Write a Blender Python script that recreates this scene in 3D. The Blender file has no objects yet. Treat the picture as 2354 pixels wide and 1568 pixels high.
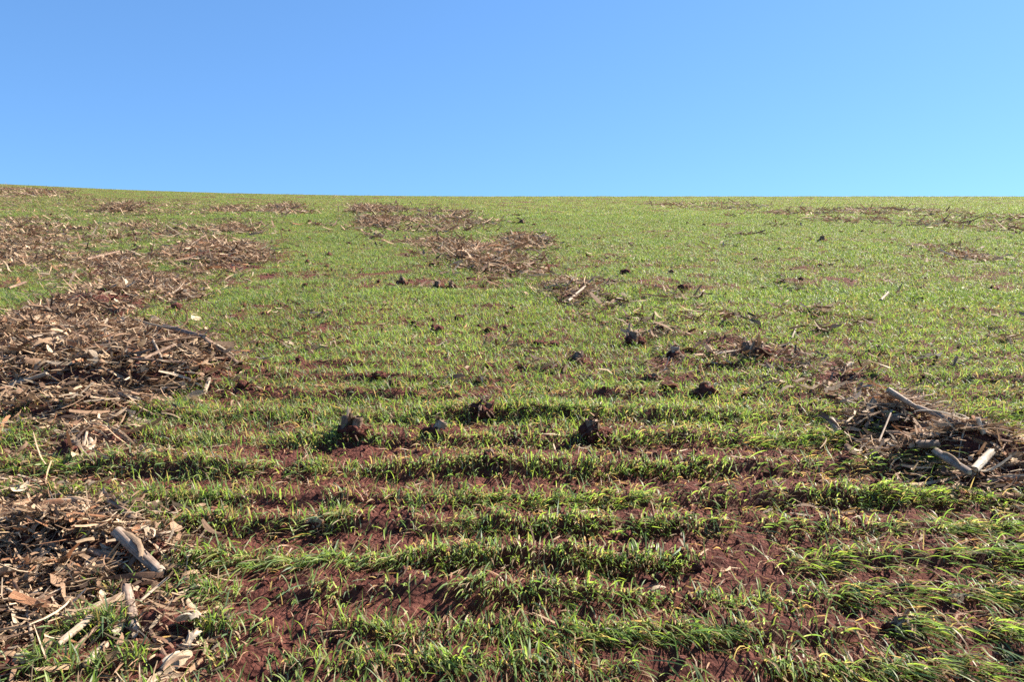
import bpy, math, random
import numpy as np
from mathutils import Vector, Matrix, Euler

# ------------------------------------------------------------------ camera, sky, sun, exposure
sc = bpy.context.scene
RNG = np.random.default_rng(7)
random.seed(7)
SLOPE = math.tan(math.radians(10.0))
HFOV = math.radians(65.0)
PITCH = math.radians(-1.66)
CAM_H = 1.219

cam_data = bpy.data.cameras.new('camera')
cam_data.sensor_fit = 'HORIZONTAL'
cam_data.angle = HFOV
cam_data.clip_start = 0.05
cam_data.clip_end = 3000
cam = bpy.data.objects.new('camera', cam_data)
sc.collection.objects.link(cam)
cam.rotation_euler = (math.pi / 2 + PITCH, 0, 0)
sc.camera = cam

SUN_EL, SUN_AZ = math.radians(42), math.radians(60)      # azimuth measured clockwise from straight ahead
world = bpy.data.worlds.new('World')
sc.world = world
world.use_nodes = True
wn, wl = world.node_tree.nodes, world.node_tree.links
wn.clear()
sky = wn.new('ShaderNodeTexSky')
sky.sky_type = 'NISHITA'
sky.sun_disc = False
sky.sun_elevation = SUN_EL
sky.sun_rotation = SUN_AZ
sky.altitude = 600
sky.air_density = 1.0
sky.dust_density = 0.4
sky.ozone_density = 6.0
bg = wn.new('ShaderNodeBackground')
bg.inputs['Strength'].default_value = 0.081
wout = wn.new('ShaderNodeOutputWorld')
sky_gamma = wn.new('ShaderNodeGamma')
sky_gamma.inputs['Gamma'].default_value = 0.7
sky_tint = wn.new('ShaderNodeMix')
sky_tint.data_type = 'RGBA'; sky_tint.blend_type = 'MULTIPLY'; sky_tint.clamp_result = False
sky_tint.inputs[0].default_value = 1.0
sky_tint.inputs[7].default_value = (0.625, 0.94, 1.27, 1)
wl.new(sky.outputs[0], sky_gamma.inputs[0])
wl.new(sky_gamma.outputs[0], sky_tint.inputs[6])
wl.new(sky_tint.outputs[2], bg.inputs[0])
wl.new(bg.outputs[0], wout.inputs[0])

sun_data = bpy.data.lights.new('sun', 'SUN')
sun_data.energy = 5.0
sun_data.angle = math.radians(0.53)
sun_data.color = (1.0, 0.92, 0.80)
sun = bpy.data.objects.new('sun', sun_data)
sc.collection.objects.link(sun)
sdir = Vector((math.sin(SUN_AZ) * math.cos(SUN_EL), math.cos(SUN_AZ) * math.cos(SUN_EL), math.sin(SUN_EL)))
sun.rotation_euler = sdir.to_track_quat('Z', 'Y').to_euler()

sc.view_settings.view_transform = 'Standard'
sc.view_settings.look = 'None'
sc.view_settings.gamma = 1.0
sc.view_settings.use_curve_mapping = False
sc.view_settings.exposure = 1.68
sc.render.engine = 'CYCLES'
sc.cycles.use_denoising = False
sc.cycles.max_bounces = 6
sc.cycles.transparent_max_bounces = 4

# ------------------------------------------------------------------ small helpers
C = sc.collection

def tag(o, label=None, cat=None, group=None, kind=None):
    if label: o['label'] = label
    if cat: o['category'] = cat
    if group: o['group'] = group
    if kind: o['kind'] = kind
    return o

def build(name, verts, faces, mat, parent=None, cols=None, smooth=True, link=True):
    """faces: (M,3) or (M,4) int array; cols: (N,3) per-vertex colour"""
    verts = np.ascontiguousarray(verts, dtype=np.float32)
    me = mesh_data(name, verts, faces, mat, cols, smooth)
    o = bpy.data.objects.new(name, me)
    if link: C.objects.link(o)
    if parent is not None: o.parent = parent
    return o

def mesh_data(name, verts, faces, mat, cols=None, smooth=True):
    me = bpy.data.meshes.new(name)
    n = len(verts)
    me.vertices.add(n)
    me.vertices.foreach_set('co', np.asarray(verts, dtype=np.float32).ravel())
    if faces is not None and len(faces):
        faces = np.asarray(faces, dtype=np.int32)
        m, k = faces.shape
        me.loops.add(m * k)
        me.loops.foreach_set('vertex_index', faces.ravel())
        me.polygons.add(m)
        me.polygons.foreach_set('loop_start', np.arange(0, m * k, k, dtype=np.int32))
        me.polygons.foreach_set('use_smooth', np.full(m, smooth, dtype=bool))
    if cols is not None:
        a = me.color_attributes.new('Col', 'FLOAT_COLOR', 'POINT')
        c4 = np.ones((n, 4), dtype=np.float32)
        c4[:, :cols.shape[1]] = cols
        a.data.foreach_set('color', c4.ravel())
    me.update(calc_edges=True)
    if mat is not None: me.materials.append(mat)
    return me

def empty(name, loc, rz=0.0):
    o = bpy.data.objects.new(name, None)
    o.empty_display_size = 0.05
    o.location = loc
    o.rotation_euler = (0, 0, rz)
    C.objects.link(o)
    return o

_perm = np.random.default_rng(3).permutation(512)
_perm = np.concatenate([_perm, _perm, _perm])
_ang = np.random.default_rng(4).uniform(0, 2 * np.pi, 512)
_gx, _gy = np.cos(_ang), np.sin(_ang)
def noise(x, y):
    x = np.asarray(x, dtype=np.float64); y = np.asarray(y, dtype=np.float64)
    xi = np.floor(x).astype(np.int64); yi = np.floor(y).astype(np.int64)
    xf = x - xi; yf = y - yi
    u = xf * xf * xf * (xf * (xf * 6 - 15) + 10); v = yf * yf * yf * (yf * (yf * 6 - 15) + 10)
    xi &= 511; yi &= 511
    def g(i, j, dx, dy):
        h = _perm[_perm[i & 511] + (j & 511)] & 511
        return _gx[h] * dx + _gy[h] * dy
    a = g(xi, yi, xf, yf); b = g(xi + 1, yi, xf - 1, yf)
    c = g(xi, yi + 1, xf, yf - 1); d = g(xi + 1, yi + 1, xf - 1, yf - 1)
    return ((a + u * (b - a)) + v * ((c + u * (d - c)) - (a + u * (b - a)))) * 1.5

def sstep(a, b, x):
    t = np.clip((x - a) / (b - a), 0, 1)
    return t * t * (3 - 2 * t)

# ------------------------------------------------------------------ the lie of the land
KAP = 0.00051
ROWS = [0.68, 0.82, 0.96, 1.10, 1.24, 1.38, 1.52, 1.66, 1.80, 1.94, 2.09, 2.28, 2.48, 2.72, 2.95, 3.24, 3.59, 3.95]
while ROWS[-1] < 14: ROWS.append(ROWS[-1] + 0.36)
ROWS = np.array(ROWS)
MOUNDS = []          # (x, y, radius_x, radius_y, height)

def base(x, y):
    p = np.where(y > 20, -KAP / 2 * (np.minimum(y, 160) - 20) ** 2 - KAP * 140 * np.maximum(y - 160, 0), 0)
    return SLOPE * y + p + 0.00045 * np.clip(x, -60, 0) ** 2 * sstep(5, 50, y)

def row_coord(x, y):
    return y + 0.022 * noise(x * 0.7 + 5.1, y * 0.8) + 0.010 * noise(x * 3.3, y * 2.7 + 9)

def terrace(x, y):
    yy = row_coord(x, y)
    k = np.clip(np.searchsorted(ROWS, yy) - 1, 0, len(ROWS) - 2)
    f = np.clip((yy - ROWS[k]) / (ROWS[k + 1] - ROWS[k]), 0, 1)
    t = sstep(-0.0, 0.2, f) - f
    amp = (0.20 * (ROWS[k + 1] - ROWS[k])) * (0.75 + 0.8 * noise(x * 1.4 + k * 3.7, k * 7.3 + 0.5)) * (1 - sstep(3.4, 7.0, y))
    inside = (yy > ROWS[0]) & (yy < ROWS[-1])
    return np.where(inside, t * np.maximum(amp, 0.008), 0)

def mound(x, y):
    z = 0
    for mx, my, rx, ry, h in MOUNDS:
        z = z + h * np.exp(-(((x - mx) / rx) ** 2 + ((y - my) / ry) ** 2))
    return z

def H(x, y):
    x = np.asarray(x, dtype=np.float64); y = np.asarray(y, dtype=np.float64)
    near = 1 - sstep(6, 16, y)
    z = base(x, y) + terrace(x, y) + mound(x, y)
    z = z + 0.035 * noise(x * 0.45, y * 0.45 + 3) * sstep(3.5, 9, y) + 0.014 * noise(x * 2.7 + 7, y * 2.7) * (0.3 + 0.7 * sstep(3.5, 7, y))
    z = z + near * (0.018 * noise(x * 8, y * 8 + 11) + 0.015 * noise(x * 19, y * 19) + 0.007 * noise(x * 43 + 3, y * 43))
    return z

CAM = np.array([0.0, 0.0, 0.0])
CAM[2] = float(base(0.0, 0.0)) + CAM_H
cam.location = CAM
FPX = 1177.0 / math.tan(HFOV / 2)        # focal length in the units of a 2354 x 1568 photograph

def ray(px, py):
    dx, dy = (px - 1177) / FPX, (784 - py) / FPX
    c, s = math.cos(PITCH), math.sin(PITCH)
    return np.array([dx, c - s * dy, s + c * dy])

_T = np.geomspace(0.6, 170, 2600)
def at(px, py):
    """the ground point that a photo pixel shows"""
    d = ray(px, py)
    P = CAM[None, :] + _T[:, None] * d[None, :]
    below = P[:, 2] < H(P[:, 0], P[:, 1])
    i = int(np.argmax(below)) if below.any() else len(_T) - 1
    a = P[max(i - 1, 0)]; b = P[i]
    ga = a[2] - H(a[0], a[1]); gb = b[2] - H(b[0], b[1])
    t = ga / (ga - gb) if ga != gb else 0
    p = a + (b - a) * t
    return Vector((float(p[0]), float(p[1]), float(H(p[0], p[1]))))

# heaps of straw that lift the ground a little
def add_mound(px, py, rx, ry, h):
    p = at(px, py); MOUNDS.append((p.x, p.y, rx, ry, h))
add_mound(160, 880, 0.75, 0.40, 0.16)
add_mound(400, 850, 0.38, 0.33, 0.13)
add_mound(60, 800, 0.7, 0.5, 0.13)
add_mound(250, 700, 0.45, 0.6, 0.14)
add_mound(510, 590, 0.7, 0.8, 0.11)
add_mound(1110, 600, 0.7, 0.8, 0.09)
add_mound(1310, 675, 0.25, 0.4, 0.05)
add_mound(870, 495, 1.2, 1.6, 0.18)
add_mound(285, 485, 1.4, 1.6, 0.22)
add_mound(60, 535, 1.0, 1.4, 0.13)
add_mound(2065, 990, 0.15, 0.13, 0.13)
add_mound(2200, 1050, 0.22, 0.13, 0.10)
add_mound(2330, 1060, 0.2, 0.2, 0.05)
add_mound(110, 1240, 0.30, 0.13, 0.07)
add_mound(290, 1190, 0.10, 0.06, 0.05)
add_mound(1740, 815, 0.12, 0.12, 0.05)
add_mound(1660, 785, 0.2, 0.12, 0.03)
add_mound(1200, 560, 0.5, 0.5, 0.06)

# ------------------------------------------------------------------ patches of straw, as outlines on the ground
PATCHES = [  # name, label, outline in the photo, pieces per m2, piece length, thickness of the layer
 ('straw_heap', 'largest heap of broken straw, spread over the field at the left edge',
  [(-120,760),(0,735),(130,705),(260,735),(390,765),(470,790),(545,832),(535,872),(475,905),(395,885),(335,955),(215,985),(110,960),(0,968),(-120,980)], 2600, 0.13, 0.05),
 ('straw_heap', 'strip of straw leading uphill from the largest heap',
  [(20,735),(130,705),(210,650),(170,600),(240,580),(300,590),(300,625),(400,632),(455,652),(350,680),(310,720),(260,738)], 1500, 0.15, 0.04),
 ('straw_heap', 'straw band on grass touching the left edge, level with the midfield clump',
  [(-60,640),(-60,540),(20,512),(60,500),(95,525),(110,555),(165,565),(120,605),(60,625),(0,645)], 480, 0.18, 0.05),
 ('straw_heap', 'rounded brown straw clump right of the upper left strip',
  [(385,598),(425,565),(500,547),(560,560),(600,597),(560,622),(470,618),(420,612)], 800, 0.18, 0.06),
 ('straw_heap', 'small dark straw clump beside the upper end of the left strip',
  [(375,675),(420,664),(470,676),(455,692),(385,694)], 1300, 0.14, 0.05),
 ('straw_heap', 'small peaked straw heap high on the hill near the left',
  [(225,484),(265,472),(300,468),(335,480),(320,497),(260,499)], 200, 0.28, 0.10),
 ('straw_heap', 'thin scatter of pale straw between the left band and the rounded clump',
  [(110,520),(300,515),(420,520),(430,545),(330,560),(160,560)], 130, 0.25, 0.03),
 ('straw_heap', 'dark straw streak directly uphill of the rounded clump',
  [(430,532),(500,518),(580,520),(575,532),(470,542)], 330, 0.22, 0.06),
 ('straw_heap', 'straw streak high on the hill, left of the middle',
  [(600,486),(640,470),(690,472),(718,486),(690,497),(620,494)], 75, 0.30, 0.08),
 ('straw_heap', 'straw streak high on the hill left of its neighbour with pale bits',
  [(440,482),(520,474),(590,482),(570,492),(470,494)], 60, 0.30, 0.06),
 ('straw_heap', 'upper end of the middle straw lane, a brown heap near the crest',
  [(826,495),(835,473),(880,476),(920,497),(905,522),(850,526)], 280, 0.28, 0.10),
 ('straw_heap', 'wide straw patch right of the upper end of the middle lane',
  [(900,494),(980,482),(1095,490),(1135,522),(1050,536),(960,548),(930,520)], 85, 0.26, 0.08),
 ('straw_heap', 'link of pale straw in the middle lane above its densest heap',
  [(955,545),(1020,552),(1090,560),(1050,590),(990,572)], 420, 0.22, 0.05),
 ('straw_heap', 'densest straw heap of the middle lane',
  [(1035,592),(1085,562),(1140,572),(1185,602),(1225,628),(1190,637),(1110,630),(1055,615)], 560, 0.20, 0.06),
 ('straw_heap', 'straw streak right of the densest heap of the middle lane',
  [(1125,547),(1190,540),(1245,550),(1258,575),(1200,578),(1150,567)], 400, 0.22, 0.06),
 ('straw_heap', 'lowest clump of the middle lane, with two long pale stalks',
  [(1262,655),(1320,646),(1358,662),(1345,700),(1300,702)], 700, 0.16, 0.05),
 ('straw_heap', 'long straw band below the crest at the upper right',
  [(1720,492),(1860,478),(2060,478),(2240,490),(2420,500),(2420,548),(2250,530),(2080,520),(1860,512)], 26, 0.30, 0.08),
 ('straw_heap', 'thin straw trail along the crest left of the upper right band',
  [(1480,470),(1600,466),(1760,470),(1740,482),(1560,482)], 14, 0.35, 0.06),
 ('straw_heap', 'short dark straw streak on grass below the upper right band',
  [(2100,572),(2140,564),(2185,572),(2160,580)], 450, 0.2, 0.06),
 ('straw_heap', 'brown straw streak right of the short dark one below the upper right band',
  [(2185,580),(2230,584),(2275,598),(2250,606),(2200,594)], 500, 0.2, 0.06),
 ('straw_heap', 'straw clump uphill of the stalk pile at the right',
  [(1868,868),(1900,838),(1955,832),(1982,862),(1950,895),(1885,892)], 900, 0.09, 0.02),
 ('straw_heap', 'straw clump around the dark stump right of the middle',
  [(1625,785),(1680,772),(1760,790),(1825,800),(1800,815),(1760,830),(1700,826),(1690,800)], 750, 0.10, 0.03),
 ('straw_heap', 'nest of straw under the long stalks at the right edge',
  [(1990,930),(2040,908),(2110,950),(2180,965),(2250,1000),(2330,1040),(2400,1050),(2400,1125),(2250,1112),(2150,1075),(2080,1060),(2022,1040),(1988,1000)], 4000, 0.11, 0.055),
 ('straw_heap', 'straw and husks in the bottom left corner, under thick stalks',
  [(-150,1165),(60,1158),(150,1162),(265,1172),(330,1205),(380,1300),(330,1335),(230,1330),(160,1400),(100,1480),(40,1568),(-150,1568)], 6500, 0.085, 0.04),
 ('straw_heap', 'loose husk shreds along the right foot of the bottom left stalks',
  [(330,1335),(400,1310),(470,1420),(480,1480),(440,1568),(370,1568),(330,1500),(300,1440)], 2000, 0.075, 0.015),
 ('straw_heap', 'straw trail below the largest heap, beside the hollow stub',
  [(130,1010),(210,975),(300,990),(260,1050),(215,1085),(150,1060)], 1500, 0.10, 0.02),
 ('straw_heap', 'straw scatter around the pale stub right of the middle',
  [(1490,840),(1530,815),(1590,830),(1580,865),(1520,860)], 1200, 0.09, 0.02),
 ('straw_heap', 'brown straw ring on grass above the dark stump right of the middle',
  [(1615,735),(1640,717),(1690,720),(1695,738),(1650,745)], 900, 0.11, 0.02),
 ('straw_heap', 'faint straw trail in grass right of the lowest middle clump',
  [(1400,690),(1450,695),(1510,715),(1490,728),(1420,715)], 260, 0.12, 0.01),
 ('straw_heap', 'wide thin scatter of pale straw over the upper left slope between the heaps',
  [(-80,445),(200,452),(480,465),(620,490),(600,560),(560,610),(440,650),(330,700),(60,735),(-80,735)], 30, 0.2, 0.045),
 ('straw_heap', 'straw spread just under the crest at the far left',
  [(-60,432),(60,434),(160,440),(150,456),(40,452),(-60,460)], 15, 0.4, 0.08),
]

def ground_poly(pts):
    return np.array([list(at(*p))[:2] for p in pts])

def in_poly(P, x, y):
    inside = np.zeros(x.shape, bool)
    n = len(P)
    for i in range(n):
        x1, y1 = P[i]; x2, y2 = P[(i + 1) % n]
        c = ((y1 > y) != (y2 > y))
        xx = (x2 - x1) * (y - y1) / (y2 - y1 + 1e-12) + x1
        inside ^= c & (x < xx)
    return inside

POLYS = [ground_poly(p[2]) for p in PATCHES]

def straw_mask(x, y, jitter=True):
    m = np.zeros(x.shape, bool)
    s = 0.03 + 0.02 * np.clip(y, 0, 20)
    jx = x + s * noise(x * 2.5, y * 2.5) * 1.3; jy = y + s * 1.6 * noise(x * 2.5 + 40, y * 2.5)
    for P, pa in zip(POLYS, PATCHES):
        if pa[3] < 500 and P[:, 1].mean() > 5: continue
        bb = (P[:, 0].min(), P[:, 0].max(), P[:, 1].min(), P[:, 1].max())
        q = (jx > bb[0]) & (jx < bb[1]) & (jy > bb[2]) & (jy < bb[3])
        if q.any(): m[q] |= in_poly(P, jx[q], jy[q])
    return m

# ------------------------------------------------------------------ materials
def new_mat(name):
    m = bpy.data.materials.new(name); m.use_nodes = True
    nt = m.node_tree; nt.nodes.clear()
    out = nt.nodes.new('ShaderNodeOutputMaterial')
    return m, nt, out
def N(nt, t, **kw):
    n = nt.nodes.new(t)
    for k, v in kw.items():
        if k.startswith('i_'): n.inputs[int(k[2:]) if k[2:].isdigit() else k[2:].replace('_', ' ')].default_value = v
        else: setattr(n, k, v)
    return n

def soil_material():
    m, nt, out = new_mat('red_soil'); L = nt.links.new
    geo = N(nt, 'ShaderNodeNewGeometry')
    n1 = N(nt, 'ShaderNodeTexNoise', i_Scale=2.2, i_Detail=6, i_Roughness=0.65)
    n2 = N(nt, 'ShaderNodeTexNoise', i_Scale=38, i_Detail=8, i_Roughness=0.7)
    n3 = N(nt, 'ShaderNodeTexNoise', i_Scale=150, i_Detail=5, i_Roughness=0.7)
    vo = N(nt, 'ShaderNodeTexVoronoi', i_Scale=75, feature='F1')
    for n in (n1, n2, n3, vo): L(geo.outputs['Position'], n.inputs['Vector'])
    r = N(nt, 'ShaderNodeValToRGB')
    e = r.color_ramp.elements
    e[0].position = 0.3; e[0].color = (0.045, 0.016, 0.012, 1)
    e[1].position = 0.72; e[1].color = (0.200, 0.085, 0.062, 1)
    x = e.new(0.5); x.color = (0.105, 0.037, 0.028, 1)
    L(n2.outputs['Fac'], r.inputs['Fac'])
    mx = N(nt, 'ShaderNodeMix', data_type='RGBA', blend_type='MIX')
    L(n1.outputs['Fac'], mx.inputs[0]); L(r.outputs[0], mx.inputs[6])
    mx2 = N(nt, 'ShaderNodeMix', data_type='RGBA', blend_type='MULTIPLY', i_0=0.6)
    L(r.outputs[0], mx2.inputs[6]); mx2.inputs[7].default_value = (1.25, 1.1, 1.05, 1)
    L(mx2.outputs[2], mx.inputs[7])
    h = N(nt, 'ShaderNodeMath', operation='MULTIPLY_ADD'); h.inputs[1].default_value = 0.5
    L(n3.outputs['Fac'], h.inputs[0]); L(n2.outputs['Fac'], h.inputs[2])
    h2 = N(nt, 'ShaderNodeMath', operation='MULTIPLY_ADD'); h2.inputs[1].default_value = -0.7
    L(vo.outputs['Distance'], h2.inputs[0]); L(h.outputs[0], h2.inputs[2])
    b = N(nt, 'ShaderNodeBump', i_Strength=1.0, i_Distance=0.02)
    L(h2.outputs[0], b.inputs['Height'])
    p = N(nt, 'ShaderNodeBsdfPrincipled', i_Roughness=0.9)
    p.inputs['Specular IOR Level'].default_value = 0.12
    L(mx.outputs[2], p.inputs['Base Color']); L(b.outputs[0], p.inputs['Normal']); L(p.outputs[0], out.inputs[0])
    return m

def grass_material():
    m, nt, out = new_mat('grass_blade'); L = nt.links.new
    at_ = N(nt, 'ShaderNodeAttribute', attribute_name='Col')
    oi = N(nt, 'ShaderNodeObjectInfo')
    hsv = N(nt, 'ShaderNodeHueSaturation')
    mr = N(nt, 'ShaderNodeMapRange'); mr.inputs['To Min'].default_value = 0.82; mr.inputs['To Max'].default_value = 1.16
    L(oi.outputs['Random'], mr.inputs['Value']); L(mr.outputs[0], hsv.inputs['Value']); L(at_.outputs['Color'], hsv.inputs['Color'])
    p = N(nt, 'ShaderNodeBsdfPrincipled', i_Roughness=0.5)
    p.inputs['Specular IOR Level'].default_value = 0.35
    L(hsv.outputs[0], p.inputs['Base Color'])
    tr = N(nt, 'ShaderNodeBsdfTranslucent')
    tm = N(nt, 'ShaderNodeMix', data_type='RGBA', blend_type='MULTIPLY', i_0=1.0)
    L(hsv.outputs[0], tm.inputs[6]); tm.inputs[7].default_value = (1.6, 1.75, 0.9, 1)
    L(tm.outputs[2], tr.inputs['Color'])
    mx = N(nt, 'ShaderNodeMixShader', i_0=0.46)
    L(p.outputs[0], mx.inputs[1]); L(tr.outputs[0], mx.inputs[2]); L(mx.outputs[0], out.inputs[0])
    return m

def straw_material(name='dry_straw', transl=0.15, rough=0.75, spec=0.15):
    m, nt, out = new_mat(name); L = nt.links.new
    at_ = N(nt, 'ShaderNodeAttribute', attribute_name='Col')
    oi = N(nt, 'ShaderNodeObjectInfo')
    tc = N(nt, 'ShaderNodeNewGeometry')
    n1 = N(nt, 'ShaderNodeTexNoise', i_Scale=90, i_Detail=5, i_Roughness=0.65)
    L(tc.outputs['Position'], n1.inputs['Vector'])
    mr = N(nt, 'ShaderNodeMapRange'); mr.inputs['From Min'].default_value = 0.3; mr.inputs['From Max'].default_value = 0.7
    mr.inputs['To Min'].default_value = 0.72; mr.inputs['To Max'].default_value = 1.2
    L(n1.outputs['Fac'], mr.inputs['Value'])
    hsv = N(nt, 'ShaderNodeHueSaturation')
    L(mr.outputs[0], hsv.inputs['Value']); L(at_.outputs['Color'], hsv.inputs['Color'])
    # fibres running along each strip
    sp = N(nt, 'ShaderNodeSeparateColor'); L(at_.outputs['Color'], sp.inputs[0])
    sd = N(nt, 'ShaderNodeMath', operation='MULTIPLY'); sd.inputs[1].default_value = 173.0; L(sp.outputs[0], sd.inputs[0])
    ac = N(nt, 'ShaderNodeMath', operation='MULTIPLY_ADD'); ac.inputs[1].default_value = 5.0; L(at_.outputs['Alpha'], ac.inputs[0]); L(sd.outputs[0], ac.inputs[2])
    fb = N(nt, 'ShaderNodeTexNoise', noise_dimensions='1D', i_Scale=1.6, i_Detail=3, i_Roughness=0.7); L(ac.outputs[0], fb.inputs['W'])
    fr = N(nt, 'ShaderNodeMapRange'); fr.inputs['From Min'].default_value = 0.3; fr.inputs['From Max'].default_value = 0.7
    fr.inputs['To Min'].default_value = 0.55; fr.inputs['To Max'].default_value = 1.2; L(fb.outputs['Fac'], fr.inputs['Value'])
    mm = N(nt, 'ShaderNodeMath', operation='MULTIPLY'); L(mr.outputs[0], mm.inputs[0]); L(fr.outputs[0], mm.inputs[1])
    L(mm.outputs[0], hsv.inputs['Value'])
    hh = N(nt, 'ShaderNodeMath', operation='ADD'); L(n1.outputs['Fac'], hh.inputs[0]); L(fb.outputs['Fac'], hh.inputs[1])
    b = N(nt, 'ShaderNodeBump', i_Strength=0.5, i_Distance=0.003); L(hh.outputs[0], b.inputs['Height'])
    p = N(nt, 'ShaderNodeBsdfPrincipled', i_Roughness=rough)
    p.inputs['Specular IOR Level'].default_value = spec
    L(hsv.outputs[0], p.inputs['Base Color']); L(b.outputs[0], p.inputs['Normal'])
    tr = N(nt, 'ShaderNodeBsdfTranslucent'); L(hsv.outputs[0], tr.inputs['Color'])
    mx = N(nt, 'ShaderNodeMixShader', i_0=transl)
    L(p.outputs[0], mx.inputs[1]); L(tr.outputs[0], mx.inputs[2]); L(mx.outputs[0], out.inputs[0])
    return m

def stalk_material(name, c0, c1, c2):
    """fibrous rind: streaks along the object's own x axis"""
    m, nt, out = new_mat(name); L = nt.links.new
    tc = N(nt, 'ShaderNodeTexCoord')
    oi = N(nt, 'ShaderNodeObjectInfo')
    mp = N(nt, 'ShaderNodeMapping'); mp.inputs['Scale'].default_value = (9, 260, 260)
    L(tc.outputs['Object'], mp.inputs['Vector'])
    n1 = N(nt, 'ShaderNodeTexNoise', i_Scale=1.0, i_Detail=5, i_Roughness=0.6); L(mp.outputs[0], n1.inputs['Vector'])
    n2 = N(nt, 'ShaderNodeTexNoise', i_Scale=35, i_Detail=4, i_Roughness=0.6); L(tc.outputs['Object'], n2.inputs['Vector'])
    ad = N(nt, 'ShaderNodeMath', operation='MULTIPLY_ADD'); ad.inputs[1].default_value = 0.6
    L(n2.outputs['Fac'], ad.inputs[0]); 
    sb = N(nt, 'ShaderNodeMath', operation='MULTIPLY_ADD'); sb.inputs[1].default_value = 0.8; sb.inputs[2].default_value = -0.2
    L(n1.outputs['Fac'], sb.inputs[0]); L(sb.outputs[0], ad.inputs[2])
    r = N(nt, 'ShaderNodeValToRGB'); e = r.color_ramp.elements
    e[0].position = 0.28; e[0].color = (*c0, 1); e[1].position = 0.72; e[1].color = (*c2, 1)
    x = e.new(0.5); x.color = (*c1, 1)
    L(ad.outputs[0], r.inputs['Fac'])
    b = N(nt, 'ShaderNodeBump', i_Strength=0.6, i_Distance=0.002); L(n1.outputs['Fac'], b.inputs['Height'])
    p = N(nt, 'ShaderNodeBsdfPrincipled', i_Roughness=0.7)
    p.inputs['Specular IOR Level'].default_value = 0.2
    L(r.outputs[0], p.inputs['Base Color']); L(b.outputs[0], p.inputs['Normal']); L(p.outputs[0], out.inputs[0])
    return m

SOIL = soil_material()
GRASS = grass_material()
STRAW = straw_material()
RIND_GREY = stalk_material('weathered_rind', (0.08, 0.055, 0.04), (0.23, 0.165, 0.125), (0.38, 0.29, 0.22))
RIND_DARK = stalk_material('dark_rind', (0.04, 0.024, 0.016), (0.15, 0.092, 0.062), (0.32, 0.22, 0.15))  # dark brown rind for the stump stubs
RIND_TAN = stalk_material('tan_rind', (0.12, 0.08, 0.055), (0.28, 0.205, 0.145), (0.43, 0.34, 0.25))
RIND_PALE = stalk_material('pale_rind', (0.26, 0.19, 0.13), (0.48, 0.39, 0.29), (0.64, 0.56, 0.44))
RIND_BROWN = stalk_material('brown_rind', (0.05, 0.03, 0.02), (0.17, 0.105, 0.07), (0.36, 0.24, 0.16))
PITH = stalk_material('pale_pith', (0.20, 0.14, 0.10), (0.36, 0.28, 0.20), (0.52, 0.43, 0.33))

# ------------------------------------------------------------------ the ground
def make_ground():
    ys = list(np.arange(-4, 0.9, 0.12))
    y = 0.9; 
    while y < 420:
        ys.append(y); y += 0.0085 if y < 2.6 else (max(0.0085, 0.0085 * (y / 2.6) ** 1.25) if y < 30 else y * 0.03)
    ys = np.array(ys)
    nc = 320
    u = np.linspace(-1, 1, nc); u = np.sign(u) * np.abs(u) ** 1.15
    hw = np.abs(ys) * 0.86 + 1.1
    X = u[None, :] * hw[:, None]
    Y = np.repeat(ys[:, None], nc, 1)
    Z = H(X, Y)
    V = np.stack([X, Y, Z], -1).reshape(-1, 3)
    r, c = len(ys), nc
    i = np.arange(r - 1)[:, None] * c + np.arange(c - 1)[None, :]
    F = np.stack([i, i + 1, i + c + 1, i + c], -1).reshape(-1, 4)
    o = build('ground', V, F, SOIL)
    tag(o, 'red brown soil of the sloping field', kind='structure')
    return len(F) * 2
ntri = make_ground()

# ------------------------------------------------------------------ grass
def blades(P, L, W, az, phi0, phi1, power, col_base, col_tip, nseg=5, ground=True, twist=None):
    """P (n,3) roots; az lean direction; phi0->phi1 angle from vertical root->tip. Returns verts, quads, cols"""
    n = len(P)
    t = np.linspace(0, 1, nseg + 1)
    tm = (t[1:] + t[:-1]) / 2
    phi = phi0[:, None] + (phi1 - phi0)[:, None] * tm[None, :] ** power[:, None]
    step = (L / nseg)[:, None]
    r = np.concatenate([np.zeros((n, 1)), np.cumsum(np.sin(phi) * step, 1)], 1)
    z = np.concatenate([np.zeros((n, 1)), np.cumsum(np.cos(phi) * step, 1)], 1)
    ca, sa = np.cos(az)[:, None], np.sin(az)[:, None]
    x = P[:, 0:1] + r * ca; y = P[:, 1:2] + r * sa; zz = P[:, 2:3] + z
    if ground:
        g = H(x, y) + 0.003 + 0.012 * RNG.random((n, 1)) * (t[None, :] > 0.1)
        zz = np.where(t[None, :] > 0.05, np.maximum(zz, g), zz)
    prof = np.interp(t, [0, 0.25, 0.6, 0.85, 1.0], [0.75, 1.0, 0.95, 0.6, 0.06])
    w = W[:, None] * prof[None, :] / 2
    if twist is None: twist = RNG.normal(0, 0.6, n)
    ta = twist[:, None] * (0.4 + t[None, :])
    wx = -sa * np.cos(ta); wy = ca * np.cos(ta); wz = np.sin(ta)
    A = np.stack([x - wx * w, y - wy * w, zz - wz * w], -1)
    B = np.stack([x + wx * w, y + wy * w, zz + wz * w], -1)
    V = np.stack([A, B], 2).reshape(n, -1, 3)
    k = 2 * (nseg + 1)
    f = np.array([[2 * i, 2 * i + 1, 2 * i + 3, 2 * i + 2] for i in range(nseg)])
    F = (np.arange(n)[:, None, None] * k + f[None]).reshape(-1, 4)
    m = np.clip(t / 0.4, 0, 1)[None, :, None]
    cc = col_base[:, None, :] * (1 - m) + col_tip[:, None, :] * m
    cols = np.repeat(cc, 2, 1).reshape(-1, 3)
    return V.reshape(-1, 3), F, cols

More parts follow.
